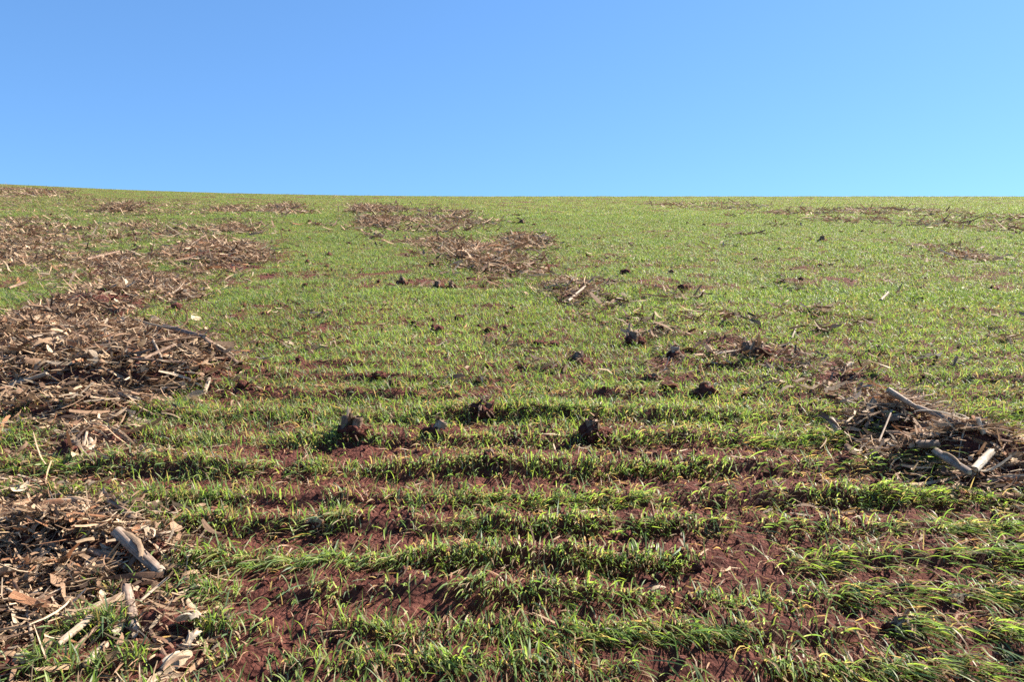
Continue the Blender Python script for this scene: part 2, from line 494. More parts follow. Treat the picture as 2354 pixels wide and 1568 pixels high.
G_A = np.array([0.178, 0.230, 0.056]); G_B = np.array([0.114, 0.172, 0.052]); G_C = np.array([0.085, 0.132, 0.065])
DRY = np.array([0.34, 0.235, 0.145]); PALE = np.array([0.42, 0.40, 0.27]); YEL = np.array([0.20, 0.215, 0.05])
def blade_colours(n, dry=0.12, pale=0.5, rng=RNG):
    u = rng.random((n, 1)); v = rng.random((n, 1))
    tip = np.where(u < 0.45, G_A * (0.75 + 0.5 * v), np.where(u < 0.8, G_B * (0.8 + 0.5 * v), np.where(u < 0.96, G_C * (0.8 + 0.5 * v), YEL * (0.7 + 0.5 * v))))
    d = rng.random((n, 1)) < dry
    tip = np.where(d, DRY * (0.5 + 0.7 * v), tip)
    bs = np.where(rng.random((n, 1)) < pale, PALE * (0.6 + 0.6 * v), tip * 0.9 + 0.02)
    bs = np.where(d, tip * 0.9, bs)
    return bs, tip

def near_grass():
    Vs, Fs, Cs = [], [], []; off = 0
    def add(v, f, c):
        nonlocal off
        Vs.append(v); Fs.append(f + off); Cs.append(c); off += len(v)
    # ---- washed-down rows in the foreground
    pts, lean = [], []
    rows = [r for r in ROWS if r < 4.2]
    for k, r in enumerate(rows):
        hw = r * 0.80 + 0.55
        n = int(2 * hw * 1000)
        x = RNG.uniform(-hw, hw, n)
        gap = ROWS[list(ROWS).index(r) + 1] - r
        y = r + RNG.normal(0, 0.068 * gap + 0.004, n) + 0.13 * gap
        y = y - (row_coord(x, np.full(n, r)) - r)
        dens = 0.62 + 0.8 * noise(x * 1.7 + k * 11.3, np.full(n, k * 5.1 + 0.3)) + 0.55 * noise(x * 6.5 + k * 3.1, y * 3)
        dens += 0.25 * (x < -0.35 * r)
        keep = RNG.random(n) < np.clip(dens, 0.03, 1)
        pts.append(np.stack([x[keep], y[keep]], -1))
    # ---- sparser plants between the rows
    n = 22000
    y = np.sqrt(RNG.uniform(0.8 ** 2, 4.3 ** 2, n)); x = RNG.uniform(-1, 1, n) * (y * 0.80 + 0.55)
    d = 0.20 + 0.5 * noise(x * 2.6 + 30, y * 3.4) + 0.45 * sstep(3.5, 4.3, y) + 0.22 * (x < -0.38 * y)
    k_ = RNG.random(n) < np.clip(d, 0.015, 1)
    pts.append(np.stack([x[k_], y[k_]], -1))
    XY = np.concatenate(pts)
    m = straw_mask(XY[:, 0], XY[:, 1])
    XY = XY[~m | (RNG.random(len(XY)) < 0.05)]
    x, y = XY[:, 0], XY[:, 1]; n = len(x)
    P = np.stack([x, y, H(x, y) - 0.004], -1)
    u = x / y
    # runoff combed the blades downhill, turning to the right on the right-hand side
    flow = -np.pi / 2 + 0.05 + 0.10 * sstep(-0.15, 0.6, u) + 0.5 * noise(x * 2.2, y * 2.2 + 20)
    flat = np.clip(0.25 + 0.75 * sstep(-0.45, 0.2, u) - sstep(3.2, 4.2, y) * 0.6 + 0.5 * noise(x * 2.2 + 13, y * 2.2), 0, 1)
    fl = RNG.random(n) < flat
    az = np.where(fl, flow + RNG.normal(0, 0.17, n), RNG.uniform(0, 2 * np.pi, n))
    back = fl & (RNG.random(n) < 0.12)
    az = np.where(back, az + np.pi, az)
    L = (0.035 + 0.065 * RNG.beta(1.6, 2.2, n)) * np.where(fl, 1.3, 0.9)
    W = RNG.uniform(0.0024, 0.0056, n)
    prs = fl & (RNG.random(n) < 0.72)                       # pressed right down
    L = np.where(prs, L * 1.15, L)
    phi0 = np.where(prs, RNG.uniform(0.85, 1.35, n), np.where(fl, RNG.uniform(0.15, 0.9, n), RNG.uniform(0.0, 0.45, n)))
    phi1 = np.where(prs, RNG.uniform(1.4, 1.85, n), np.where(fl, RNG.uniform(1.3, 2.5, n), RNG.uniform(0.4, 1.9, n)))
    cb, ct = blade_colours(n, dry=0.18, pale=0.6)
    cb, ct = cb * 1.05, ct * 1.05
    add(*blades(P, L, W, az, phi0, phi1, RNG.uniform(0.7, 1.6, n), cb, ct, 5))
    # ---- dead blades pressed onto the soil
    n = 22000
    y = np.sqrt(RNG.uniform(0.85 ** 2, 4.6 ** 2, n)); x = RNG.uniform(-1, 1, n) * (y * 0.78 + 0.5)
    d = 0.45 + 0.9 * noise(x * 3.6 + 70, y * 3.6); k_ = RNG.random(n) < np.clip(d, 0.08, 1); x, y = x[k_], y[k_]; n = len(x)
    tipc = np.array([[0.36, 0.20, 0.115]]) * RNG.uniform(0.5, 1.3, (n, 1)) + RNG.uniform(0, 0.05, (n, 1))
    add(*blades(np.stack([x, y, H(x, y) + 0.002], -1), RNG.uniform(0.03, 0.09, n), RNG.uniform(0.002, 0.0052, n),
                np.where(RNG.random(n) < 0.6, -np.pi / 2 + 0.6 * sstep(-0.15, 0.7, x / y) + RNG.normal(0, 0.5, n), RNG.uniform(0, 6.28, n)), RNG.uniform(0.9, 1.5, n), RNG.uniform(1.3, 2.2, n), np.ones(n), tipc * 0.9, tipc, 3))
    o = build('grass', np.concatenate(Vs), np.concatenate(Fs), GRASS, cols=np.concatenate(Cs))
    tag(o, 'rows of young grass washed flat over bare red soil in the foreground', 'grass', kind='stuff')
    return len(np.concatenate(Fs)) * 2

def middle_grass():
    n0 = 225000
    y = np.sqrt(RNG.uniform(3.6 ** 2, 8.5 ** 2, n0)); x = RNG.uniform(-1, 1, n0) * (y * 0.74 + 0.7)
    d = sstep(3.5, 4.2, y) * (0.86 + 0.7 * noise(x * 3.1, y * 3.1) + 0.5 * noise(x * 9, y * 7))
    rc = (row_coord(x, y) - 3.95) / 0.36 % 1.0
    d = d * (0.92 + 0.30 * np.cos(2 * np.pi * (rc - 0.15)))
    k = RNG.random(n0) < np.clip(d, 0.0, 1)
    x, y = x[k], y[k]
    m = straw_mask(x, y); k = ~m | (RNG.random(len(x)) < 0.05); x, y = x[k], y[k]
    n = len(x)
    P = np.stack([x, y, H(x, y) - 0.004], -1)
    cb, ct = blade_colours(n, dry=0.12, pale=0.3)
    tone = 1 + 0.22 * noise(x * 0.7, y * 0.5 + 60)[:, None]; cb, ct = cb * tone, ct * tone
    u = x / y
    fl = RNG.random(n) < 0.3 * sstep(0.1, 0.6, u)
    az = np.where(fl, -0.9 + RNG.normal(0, 0.4, n), RNG.uniform(0, 2 * np.pi, n))
    V, F, Cc = blades(P, RNG.uniform(0.03, 0.085, n) * (1 + 0.35 * noise(x * 2.1 + 8, y * 2.1)), RNG.uniform(0.003, 0.0055, n), az, RNG.uniform(0, 0.9, n),
                      RNG.uniform(0.8, 2.4, n), RNG.uniform(0.8, 1.6, n), cb, ct, 3, ground=False)
    o = build('grass', V, F, GRASS, cols=Cc)
    tag(o, 'upright young grass covering the middle of the slope', 'grass', kind='stuff')
    return len(F) * 2

def tuft_collection(name, nvar, nbl, rad, seg, wmul, seed):
    rng = np.random.default_rng(seed)
    col = bpy.data.collections.new(name)
    for i in range(nvar):
        r = rad * np.sqrt(rng.random(nbl)); a = rng.uniform(0, 2 * np.pi, nbl)
        P = np.stack([r * np.cos(a), r * np.sin(a), np.full(nbl, -0.005)], -1)
        cb, ct = blade_colours(nbl, dry=0.15, pale=0.28, rng=rng)
        V, F, Cc = blades(P, rng.uniform(0.03, 0.08, nbl), rng.uniform(0.003, 0.006, nbl) * wmul, rng.uniform(0, 2 * np.pi, nbl),
                          rng.uniform(0, 0.9, nbl), rng.uniform(0.8, 2.4, nbl), rng.uniform(0.8, 1.6, nbl), cb, ct, seg, ground=False)
        o = build('grass_tuft', V, F, GRASS, cols=Cc, link=False)
        col.objects.link(o)
    return col

def scatter(name, XYZ, rot, scale, idx, col, label):
    me = mesh_data(name, XYZ, None, None)
    for nm, ty, arr in (('rot', 'FLOAT_VECTOR', rot), ('scl', 'FLOAT', scale), ('idx', 'INT', idx)):
        a = me.attributes.new(nm, ty, 'POINT')
        a.data.foreach_set('vector' if ty == 'FLOAT_VECTOR' else 'value', np.ascontiguousarray(arr, dtype=np.int32 if ty == 'INT' else np.float32).ravel())
    o = bpy.data.objects.new(name, me); C.objects.link(o)
    ng = bpy.data.node_groups.new(name, 'GeometryNodeTree')
    ng.interface.new_socket('Geometry', in_out='INPUT', socket_type='NodeSocketGeometry')
    ng.interface.new_socket('Geometry', in_out='OUTPUT', socket_type='NodeSocketGeometry')
    gi, go = ng.nodes.new('NodeGroupInput'), ng.nodes.new('NodeGroupOutput')
    ci = ng.nodes.new('GeometryNodeCollectionInfo'); ci.inputs['Collection'].default_value = col
    ci.inputs['Separate Children'].default_value = True; ci.inputs['Reset Children'].default_value = True
    ip = ng.nodes.new('GeometryNodeInstanceOnPoints'); ip.inputs['Pick Instance'].default_value = True
    def na(nm, ty):
        q = ng.nodes.new('GeometryNodeInputNamedAttribute'); q.data_type = ty; q.inputs['Name'].default_value = nm
        return [s for s in q.outputs if s.enabled and s.name == 'Attribute'][0]
    ng.links.new(gi.outputs[0], ip.inputs['Points']); ng.links.new(ci.outputs[0], ip.inputs['Instance'])
    ng.links.new(na('idx', 'INT'), ip.inputs['Instance Index'])
    ng.links.new(na('rot', 'FLOAT_VECTOR'), ip.inputs['Rotation'])
    ng.links.new(na('scl', 'FLOAT'), ip.inputs['Scale'])
    ng.links.new(ip.outputs[0], go.inputs[0])
    md = o.modifiers.new('scatter', 'NODES'); md.node_group = ng
    tag(o, label, 'grass', kind='stuff')
    return o

def far_grass():
    specs = [(7.6, 24.0, 0.15, 30000, 12, 60, 2, 1.15, 'upright grass on the upper slope between the straw lanes'),
             (23.0, 105.0, 0.45, 22000, 10, 170, 2, 1.9, 'grass on the far slope up to the crest')]
    for y0, y1, rad, cnt, nv, nb, seg, wm, lab in specs:
        col = tuft_collection('tufts', nv, nb, rad, seg, wm, int(y0))
        y = np.sqrt(RNG.uniform(y0 ** 2, y1 ** 2, cnt)) if y1 < 30 else y0 + (y1 - y0) * RNG.random(cnt) ** 1.6
        x = RNG.uniform(-1, 1, cnt) * (y * 0.70 + 1.0)
        d = 0.85 + 0.4 * noise(x * 0.9, y * 0.9) + 0.4 * noise(x * 2.6, y * 2.2)
        k = RNG.random(cnt) < np.clip(d, 0.25, 1)
        x, y = x[k], y[k]
        m = straw_mask(x, y); k = ~m | (RNG.random(len(x)) < np.where(y > 16, 0.5, 0.2)); x, y = x[k], y[k]
        n = len(x); e = 0.3
        sx = (H(x + e, y) - H(x - e, y)) / (2 * e); sy = (H(x, y + e) - H(x, y - e)) / (2 * e)
        rot = np.stack([np.arctan(sy), -np.arctan(sx), np.zeros(n)], -1)
        # turn about the local normal first, then tilt: keep the turn inside the variant index and small z angles
        rot[:, 2] = RNG.uniform(-0.4, 0.4, n)
        scatter('grass', np.stack([x, y, H(x, y)], -1), rot, RNG.uniform(0.75, 1.15, n) * (1 + 0.3 * noise(x * 0.8 + 3, y * 0.8)), RNG.integers(0, nv, n), col, lab)

ntri += near_grass(); ntri += middle_grass(); far_grass()

# ------------------------------------------------------------------ straw
S_PAL = np.array([[0.58, 0.43, 0.285], [0.47, 0.32, 0.205], [0.33, 0.215, 0.14], [0.66, 0.53, 0.38], [0.20, 0.12, 0.08], [0.43, 0.35, 0.26], [0.43, 0.22, 0.12], [0.09, 0.058, 0.042]])  # darkest straw tone stands in for the shadows inside the heaps
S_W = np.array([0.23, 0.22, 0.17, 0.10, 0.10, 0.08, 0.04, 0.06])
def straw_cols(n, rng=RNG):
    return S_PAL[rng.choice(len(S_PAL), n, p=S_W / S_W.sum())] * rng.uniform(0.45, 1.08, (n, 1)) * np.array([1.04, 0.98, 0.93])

def ribbons(P, L, W, yaw, pitch, curl, roll, arch, col, nseg=4, ncr=2, ragged=True):
    """curved strips lying around P; ncr+1 verts across"""
    n = len(P)
    s = np.linspace(-0.5, 0.5, nseg + 1)
    ang = pitch[:, None] + curl[:, None] * s[None, :]
    dx = np.cos(ang); dz = np.sin(ang)
    step = (L / nseg)[:, None]
    def integ(v):
        mid = (v[:, 1:] + v[:, :-1]) / 2 * step
        c = np.concatenate([np.zeros((n, 1)), np.cumsum(mid, 1)], 1)
        return c - c[:, nseg // 2: nseg // 2 + 1]
    a, z = integ(dx), integ(dz)
    bend = RNG.normal(0, 0.10, n)[:, None] * (s[None, :] ** 2) * L[:, None] * 4
    cy, sy = np.cos(yaw)[:, None], np.sin(yaw)[:, None]
    cx_ = P[:, 0:1] + a * cy - bend * sy; cy_ = P[:, 1:2] + a * sy + bend * cy; cz_ = P[:, 2:3] + z
    rl = roll[:, None] + RNG.normal(0, 0.5, n)[:, None] * s[None, :]
    wx, wy, wz = -sy * np.cos(rl), cy * np.cos(rl), np.sin(rl)
    nx, ny, nz = sy * np.sin(rl), -cy * np.sin(rl), np.cos(rl)
    c = np.linspace(-1, 1, ncr + 1)
    prof = np.interp(s, [-0.5, -0.38, 0, 0.3, 0.5], [0.75, 0.95, 1.0, 0.9, 0.5])
    w = W[:, None] / 2 * prof[None, :] * (1 + (RNG.uniform(-0.25, 0.25, (n, nseg + 1)) if ragged else 0))
    ar = arch[:, None] * w
    V = []
    for ci in c:
        h = (1 - ci * ci) * ar
        V.append(np.stack([cx_ + wx * w * ci + nx * h, cy_ + wy * w * ci + ny * h, cz_ + wz * w * ci + nz * h], -1))
    V = np.stack(V, 2)                    # n, seg+1, cr+1, 3
    k = (nseg + 1) * (ncr + 1)
    f = []
    for i in range(nseg):
        for j in range(ncr):
            q = i * (ncr + 1) + j
            f.append([q, q + 1, q + ncr + 2, q + ncr + 1])
    F = (np.arange(n)[:, None, None] * k + np.array(f)[None]).reshape(-1, 4)
    cols = np.repeat(col, k, 0)
    acr = np.tile(np.tile((c + 1) / 2, nseg + 1), n)[:, None]
    return V.reshape(-1, 3), F, np.concatenate([cols, acr], 1)

def sample_poly(P, n):
    bb = P.min(0), P.max(0)
    xs, ys = [], []
    tot = 0
    while tot < n:
        x = RNG.uniform(bb[0][0], bb[1][0], 4 * n + 50); y = RNG.uniform(bb[0][1], bb[1][1], 4 * n + 50)
        k = in_poly(P, x, y); xs.append(x[k]); ys.append(y[k]); tot += k.sum()
        if len(xs) > 30: break
    return np.concatenate(xs)[:n], np.concatenate(ys)[:n]

def poly_area(P):
    x, y = P[:, 0], P[:, 1]
    return 0.5 * abs(np.dot(x, np.roll(y, -1)) - np.dot(y, np.roll(x, -1)))

def straw_patches():
    t = 0
    for (nm, lab, px, dens, ln, thick), P in zip(PATCHES, POLYS):
        A = poly_area(P); n = int(min(A * dens * 2.4, 17000)); far = P[:, 1].mean()
        x, y = sample_poly(P, n)
        s = 0.03 + 0.012 * min(far, 20)
        x = x + RNG.normal(0, s * 1.2, len(x)); y = y + RNG.normal(0, s * 2.0, len(y))
        cl = 0.45 + 2.0 * noise(x * 3.0 / max(1, far / 6), y * 3.0 / max(1, far / 6))
        k = RNG.random(len(x)) < np.clip(cl, 0.12 if far > 9 else 0.6, 1); x, y = x[k], y[k]; n = len(x)
        z = H(x, y) + 0.004 + thick * RNG.random(n) ** 1.5
        L = ln * RNG.lognormal(-0.25, 0.55, n); L = np.clip(L, 0.02, ln * 2.6)
        W = np.clip(ln * np.where(RNG.random(n) < 0.28, 0.17, 0.07) * RNG.lognormal(-0.1, 0.45, n), 0.003, 0.045); L = np.where(W > ln * 0.15, L * 0.75, L)
        yaw = RNG.uniform(0, 2 * np.pi, n) if far < 3.2 else RNG.normal(0.0, 0.8, n) + np.pi * RNG.integers(0, 2, n)
        near = far < 9
        V, F, Cc = ribbons(np.stack([x, y, z], -1), L, W, yaw, RNG.normal(0.03, 0.36, n), RNG.normal(0, 0.8, n), RNG.normal(0, 0.8, n),
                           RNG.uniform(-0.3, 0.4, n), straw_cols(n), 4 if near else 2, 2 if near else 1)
        o = build(nm, V, F, STRAW, cols=Cc)
        tag(o, lab, 'straw', 'straw heaps on the slope', kind='stuff')
        t += len(F) * 2
    return t
ntri += straw_patches()

def litter():
    V_, F_, C_ = [], [], []; off = 0
    for y0, y1, n, ln, seg in ((0.9, 4.2, 4200, 0.035, 3), (4.2, 10, 7500, 0.05, 2), (10, 30, 15000, 0.09, 1), (30, 90, 14000, 0.18, 1)):
        y = np.sqrt(RNG.uniform(y0 ** 2, y1 ** 2, n)) if y1 < 40 else y0 + (y1 - y0) * RNG.random(n) ** 1.5
        x = RNG.uniform(-1, 1, n) * (y * 0.72 + 0.6)
        d = 0.35 + 0.9 * noise(x * 0.5 + 90, y * 0.5) + 0.3 * (x < -0.2 * y) + 0.35 * (y > 45)
        k = RNG.random(n) < np.clip(d, 0.08, 1); x, y = x[k], y[k]; m = len(x)
        up = 0.012 if y0 < 4 else 0.05
        z = H(x, y) + 0.004 + up * RNG.random(m)
        L = np.minimum(ln * RNG.lognormal(0, 0.5, m), ln * 2.2); W = np.clip(L * RNG.uniform(0.06, 0.16, m), 0.003, 0.014)
        v, f, c = ribbons(np.stack([x, y, z], -1), L, W, RNG.uniform(0, 6.28, m), RNG.normal(0, 0.25, m), RNG.normal(0, 0.6, m),
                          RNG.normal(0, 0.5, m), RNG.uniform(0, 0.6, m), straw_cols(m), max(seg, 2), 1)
        V_.append(v); F_.append(f + off); C_.append(c); off += len(v)
    for q in range(150):
        t = RNG.random()
        if q < 80:                                            # along the middle lane and on towards the right pile
            px_, py_ = np.interp(t, [0, .35, .6, 1], [860, 1110, 1400, 1960]), np.interp(t, [0, .35, .6, 1], [485, 600, 690, 870])
            c_ = at(px_ + RNG.normal(0, 70), max(470, py_ + RNG.normal(0, 28)))
        else:
            c_ = at(RNG.uniform(0, 2354), 470 + 440 * RNG.random() ** 1.5)
        m = int(RNG.integers(8, 34)); sp = (0.05 + 0.012 * c_.y) * RNG.uniform(0.5, 1.4)
        x = c_.x + RNG.normal(0, sp, m); y = c_.y + RNG.normal(0, sp, m); L = (0.05 + 0.006 * min(c_.y, 20)) * RNG.lognormal(0, 0.4, m)
        v, f, c = ribbons(np.stack([x, y, H(x, y) + RNG.uniform(0.01, 0.06, m)], -1), L, L * RNG.uniform(0.08, 0.25, m), RNG.uniform(0, 6.28, m), RNG.normal(0, 0.4, m), RNG.normal(0, 0.8, m),
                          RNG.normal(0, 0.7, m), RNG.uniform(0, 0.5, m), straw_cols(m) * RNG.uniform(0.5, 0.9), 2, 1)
        V_.append(v); F_.append(f + off); C_.append(c); off += len(v)
    o = build('straw_litter', np.concatenate(V_), np.concatenate(F_), STRAW, cols=np.concatenate(C_))
    tag(o, 'loose bits of straw sprinkled thinly over grass and soil', 'straw', kind='stuff')
    return off
litter()

# ------------------------------------------------------------------ crumbs of soil
def ico(sub):
    import bmesh
    bm = bmesh.new(); bmesh.ops.create_icosphere(bm, subdivisions=sub, radius=1)
    v = np.array([list(q.co) for q in bm.verts]); f = np.array([[w.index for w in p.verts] for p in bm.faces]); bm.free()
    return v, f
ICO1, ICO2, ICO3 = ico(1), ico(2), ico(3)

def crumbs():
    n = 25000
    y = np.sqrt(RNG.uniform(1.0, 4.6 ** 2, n)); x = RNG.uniform(-1, 1, n) * (y * 0.78 + 0.5)
    d = 0.45 + 0.9 * noise(x * 3 + 50, y * 3); k = RNG.random(n) < np.clip(d, 0.05, 1); x, y = x[k], y[k]; n = len(x)
    r = np.minimum(RNG.lognormal(-5.2, 0.55, n), 0.013)
    n2 = 2600; y2 = np.sqrt(RNG.uniform(4.0 ** 2, 22.0 ** 2, n2)); x2 = RNG.uniform(-1, 1, n2) * (y2 * 0.72 + 0.5)
    x, y, r = np.concatenate([x, x2]), np.concatenate([y, y2]), np.concatenate([r, RNG.lognormal(-3.95, 0.4, n2)]); n += n2
    v, f = ICO1
    sc_ = r[:, None] * RNG.uniform(0.6, 1.3, (n, 3)); sc_[:, 2] *= 0.75
    V = v[None] * sc_[:, None, :] * RNG.uniform(0.75, 1.25, (n, len(v), 1))
    V = V + np.stack([x, y, H(x, y) + r * 0.3], -1)[:, None, :]
    F = (np.arange(n)[:, None, None] * len(v) + f[None]).reshape(-1, 3)
    o = build('soil_crumbs', V.reshape(-1, 3), F, SOIL, smooth=False)
    tag(o, 'small crumbs of red soil strewn between the grass rows', 'soil', kind='stuff')
    return len(F)
ntri += crumbs()

# ------------------------------------------------------------------ things one can pick out
def lump(name, size, mat, parent=None, seed=0, src=ICO3, rough=0.35):
    v, f = src
    s = seed * 3.17
    d = 1 + rough * noise(v[:, 0] * 1.7 + s, v[:, 1] * 1.7 + v[:, 2] * 1.3) + rough * 0.6 * noise(v[:, 0] * 4 + s, v[:, 2] * 4 - v[:, 1] * 3) + rough * 0.35 * noise(v[:, 1] * 9 + s, v[:, 2] * 9 + v[:, 0] * 8)
    return build(name, v * d[:, None] * np.array(size)[None], f, mat, parent, smooth=True)

def culm(name, L, r0, r1, mat, parent=None, nodes=(0.5,), bend=0.0, seed=0, half=False, ragged=0.25):
    """a length of maize stalk along +x from the origin, with swollen nodes and ragged ends"""
    rng = np.random.default_rng(seed)
    ns, nr = 22, 14
    t = np.linspace(0, 1, ns); a = np.linspace(0, 2 * np.pi, nr, endpoint=False) if not half else np.linspace(-0.15 * np.pi, 1.15 * np.pi, nr)
    rad = r0 + (r1 - r0) * t
    for q in nodes: rad = rad * (1 + 0.20 * np.exp(-((t - q) / 0.025) ** 2) - 0.05 * np.exp(-((t - q - 0.06) / 0.03) ** 2))
    T, A = np.meshgrid(t, a, indexing='ij')
    R = rad[:, None] * (1 + 0.06 * np.cos(2 * A + rng.uniform(0, 6)) + 0.05 * np.cos(5 * A + rng.uniform(0, 6)) + 0.03 * rng.normal(0, 1, (1, nr)))
    X = T * L
    rag0 = rng.uniform(0, ragged, nr) * r0 * 2.5; rag1 = rng.uniform(0, ragged, nr) * r1 * 4
    X[0] += rag0; X[1] += rag0 * 0.5; X[-1] -= rag1; X[-2] -= rag1 * 0.6
    Y = R * np.cos(A) + bend * L * (T - 0.5) ** 2 * 4 * 0.25; Z = R * np.sin(A)
    V = np.stack([X, Y, Z], -1).reshape(-1, 3)
    F = []
    for i in range(ns - 1):
        for j in range(nr if not half else nr - 1):
            j2 = (j + 1) % nr
            F.append([i * nr + j, i * nr + j2, (i + 1) * nr + j2, (i + 1) * nr + j])
    o = build(name, V, np.array(F), mat, parent)
    if half:
        md = o.modifiers.new('thick', 'SOLIDIFY'); md.thickness = r0 * 0.3
    return o, rad

def pith_cap(L, r, parent, end=1, seed=0, mat=None):
    v, f = ICO2
    rng = np.random.default_rng(seed + 90)
    V = v * np.array([r * 0.35, r * 0.86, r * 0.86]) * rng.uniform(0.85, 1.1, (len(v), 1))
    V[:, 0] += (L - r * 0.7) if end else r * 0.7
    return build('pith', V, f, mat or PITH, parent)

def sheath(parent, L, r, seed, at_=0.2, length=None, width=None, col=None):
    rng = np.random.default_rng(seed + 300)
    length = length or L * 0.7; width = width or r * 1.1
    c = np.array([col if col is not None else S_PAL[rng.integers(0, 4)] * 0.7])
    V, F, Cc = ribbons(np.array([[L * at_ + length * 0.3, rng.uniform(-0.6, 0.6) * r, r * 1.15]]), np.array([length]), np.array([width]), np.array([rng.uniform(-0.3, 0.3)]),
                       np.array([rng.uniform(-0.05, 0.2)]), np.array([rng.uniform(-0.8, 0.8)]), np.array([rng.uniform(-0.4, 0.4)]), np.array([0.9]), c, 8, 4)
    return build('leaf_sheath', V, F, STRAW, parent, cols=Cc)

def stalk_px(p0, p1, r, mat, label, z0=0.0, z1=0.0, nodes=(0.4,), seed=0, sheathed=True, taper=0.9, half=False, bend=0.0, name='maize_stalk', pith=True, group='maize stalk pieces'):
    a = at(*p0); b = at(*p1)
    a = a + Vector((0, 0, r * 0.8 + z0)); b = b + Vector((0, 0, r * 0.8 + z1))
    d = b - a; L = d.length
    e = empty(name, a)
    xax = d.normalized(); zax = (Vector((0, 0, 1)) - xax * xax.z).normalized(); yax = zax.cross(xax)
    e.rotation_euler = Matrix((xax, yax, zax)).transposed().to_euler()
    culm('culm', L, r, r * taper, mat, e, nodes, bend, seed, half)
    if pith and not half:
        pith_cap(L, r * taper, e, 1, seed); pith_cap(L, r, e, 0, seed + 1)
    if sheathed: sheath(e, L, r, seed)
    tag(e, label, 'stalk', group)
    return e

# right-hand pile
stalk_px((2036, 958), (2112, 985), 0.015, RIND_GREY, 'grey tapering stalk tip jutting up at the left top of the right pile', 0.115, 0.075, (0.7,), 1, False, 0.6)
stalk_px((2108, 985), (2238, 1024), 0.012, RIND_GREY, 'long thin grey stalk slanting down across the right pile', 0.085, 0.060, (0.3, 0.62), 2, True, 0.85)
stalk_px((2140, 985), (2262, 1012), 0.008, RIND_BROWN, 'thin brown stalk lying above the long grey one in the right pile', 0.070, 0.055, (0.5,), 3, False)
stalk_px((2262, 1004), (2246, 1000), 0.010, RIND_PALE, 'short pale stalk standing upright in shade behind the right pile', 0.0, 0.065, (0.3,), 4, False)
stalk_px((2148, 1078), (2232, 1132), 0.015, RIND_GREY, 'thick smooth stalk along the lower edge of the right pile, casting shade', 0.062, 0.058, (0.25,), 5, True)
stalk_px((2238, 1125), (2280, 1080), 0.016, RIND_PALE, 'white cut stalk meeting the thick smooth one at its lower end', 0.058, 0.062, (0.45,), 6, False)
stalk_px((1930, 1002), (1908, 985), 0.018, RIND_TAN, 'stubby pale stalk end poking from soil left of the right pile', -0.005, 0.03, (0.5,), 7, False)
stalk_px((2160, 1055), (2100, 1058), 0.017, RIND_BROWN, 'hollow dark stalk end facing out of the right pile', 0.046, 0.052, (0.3,), 8, False, 1.0, pith=False)
stalk_px((2020, 1045), (2050, 990), 0.004, RIND_TAN, 'thin bare twig crossing the left face of the right pile', 0.050, 0.090, (), 9, False)
stalk_px((2080, 950), (2145, 930), 0.004, RIND_BROWN, 'short dark twig crossing behind the grey stalk tip', 0.06, 0.05, (), 10, False)
stalk_px((2265, 1118), (2360, 1106), 0.010, RIND_GREY, 'grey stalk lying flat at the right edge below the pile', 0.01, 0.01, (0.5,), 11, True)
stalk_px((2270, 1088), (2370, 1072), 0.008, RIND_BROWN, 'brown stalk lying flat at the right edge beside the white one', 0.012, 0.012, (0.5,), 12, True)
stalk_px((2040, 900), (2140, 902), 0.005, RIND_BROWN, 'thin brown straw stalk lying in grass just uphill of the right pile', 0.01, 0.01, (0.5,), 13, False)
# bottom left
stalk_px((268, 1250), (374, 1345), 0.020, RIND_GREY, 'thickest grey stalk lying aslant in the bottom left straw', 0.022, 0.014, (0.93,), 20, True, 0.85)
stalk_px((208, 1285), (290, 1322), 0.012, RIND_BROWN, 'ribbed tan stalk with a swollen node left of the thickest grey stalk', 0.02, 0.012, (0.8,), 21, True)
stalk_px((292, 1372), (312, 1468), 0.015, RIND_GREY, 'stout stalk pointing at the viewer below the thickest grey stalk', 0.015, 0.006, (0.75,), 22, False)
stalk_px((-40, 1170), (85, 1258), 0.006, RIND_PALE, 'long thin white stalk entering from the left edge over the corner straw', 0.03, 0.025, (0.5,), 23, False)
stalk_px((85, 1258), (200, 1320), 0.009, RIND_BROWN, 'frayed reddish stalk continuing below the long white one', 0.025, 0.01, (), 24, True, half=True)
stalk_px((128, 1500), (212, 1432), 0.010, RIND_TAN, 'split pale stalk half lying in grass at the bottom left', 0.006, 0.008, (0.6,), 25, False, half=True)
stalk_px((165, 1508), (225, 1450), 0.006, RIND_BROWN, 'narrow stalk splinter beside the split pale half', 0.006, 0.006, (), 26, False, half=True)
stalk_px((192, 1545), (245, 1495), 0.010, RIND_TAN, 'short pale stalk chunk in grass near the bottom edge', 0.004, 0.008, (0.5,), 27, False)
stalk_px((345, 1465), (392, 1540), 0.006, RIND_BROWN, 'thin brown stalk right of the stout one pointing at the viewer', 0.01, 0.004, (), 28, False, half=True)
stalk_px((320, 1400), (388, 1345), 0.0045, RIND_TAN, 'thin tan twig reaching the lower end of the thickest stalk', 0.015, 0.02, (), 29, False)
stalk_px((248, 1180), (330, 1225), 0.010, RIND_BROWN, 'dark split stalk roofing the hollow above the thickest grey stalk', 0.035, 0.03, (0.5,), 30, True, half=True)
stalk_px((60, 1420), (78, 1500), 0.0045, RIND_TAN, 'thin pale stem leaning in the bottom left corner', 0.03, 0.002, (), 31, False)
# left middle
stalk_px((180, 1080), (200, 1022), 0.007, RIND_TAN, 'white stem standing beside the hollow stub under the largest heap', 0.0, 0.05, (0.5,), 33, False)
stalk_px((247, 1083), (290, 1084), 0.004, RIND_TAN, 'tiny white straw stick right of the hollow stub', 0.012, 0.014, (), 34, False)
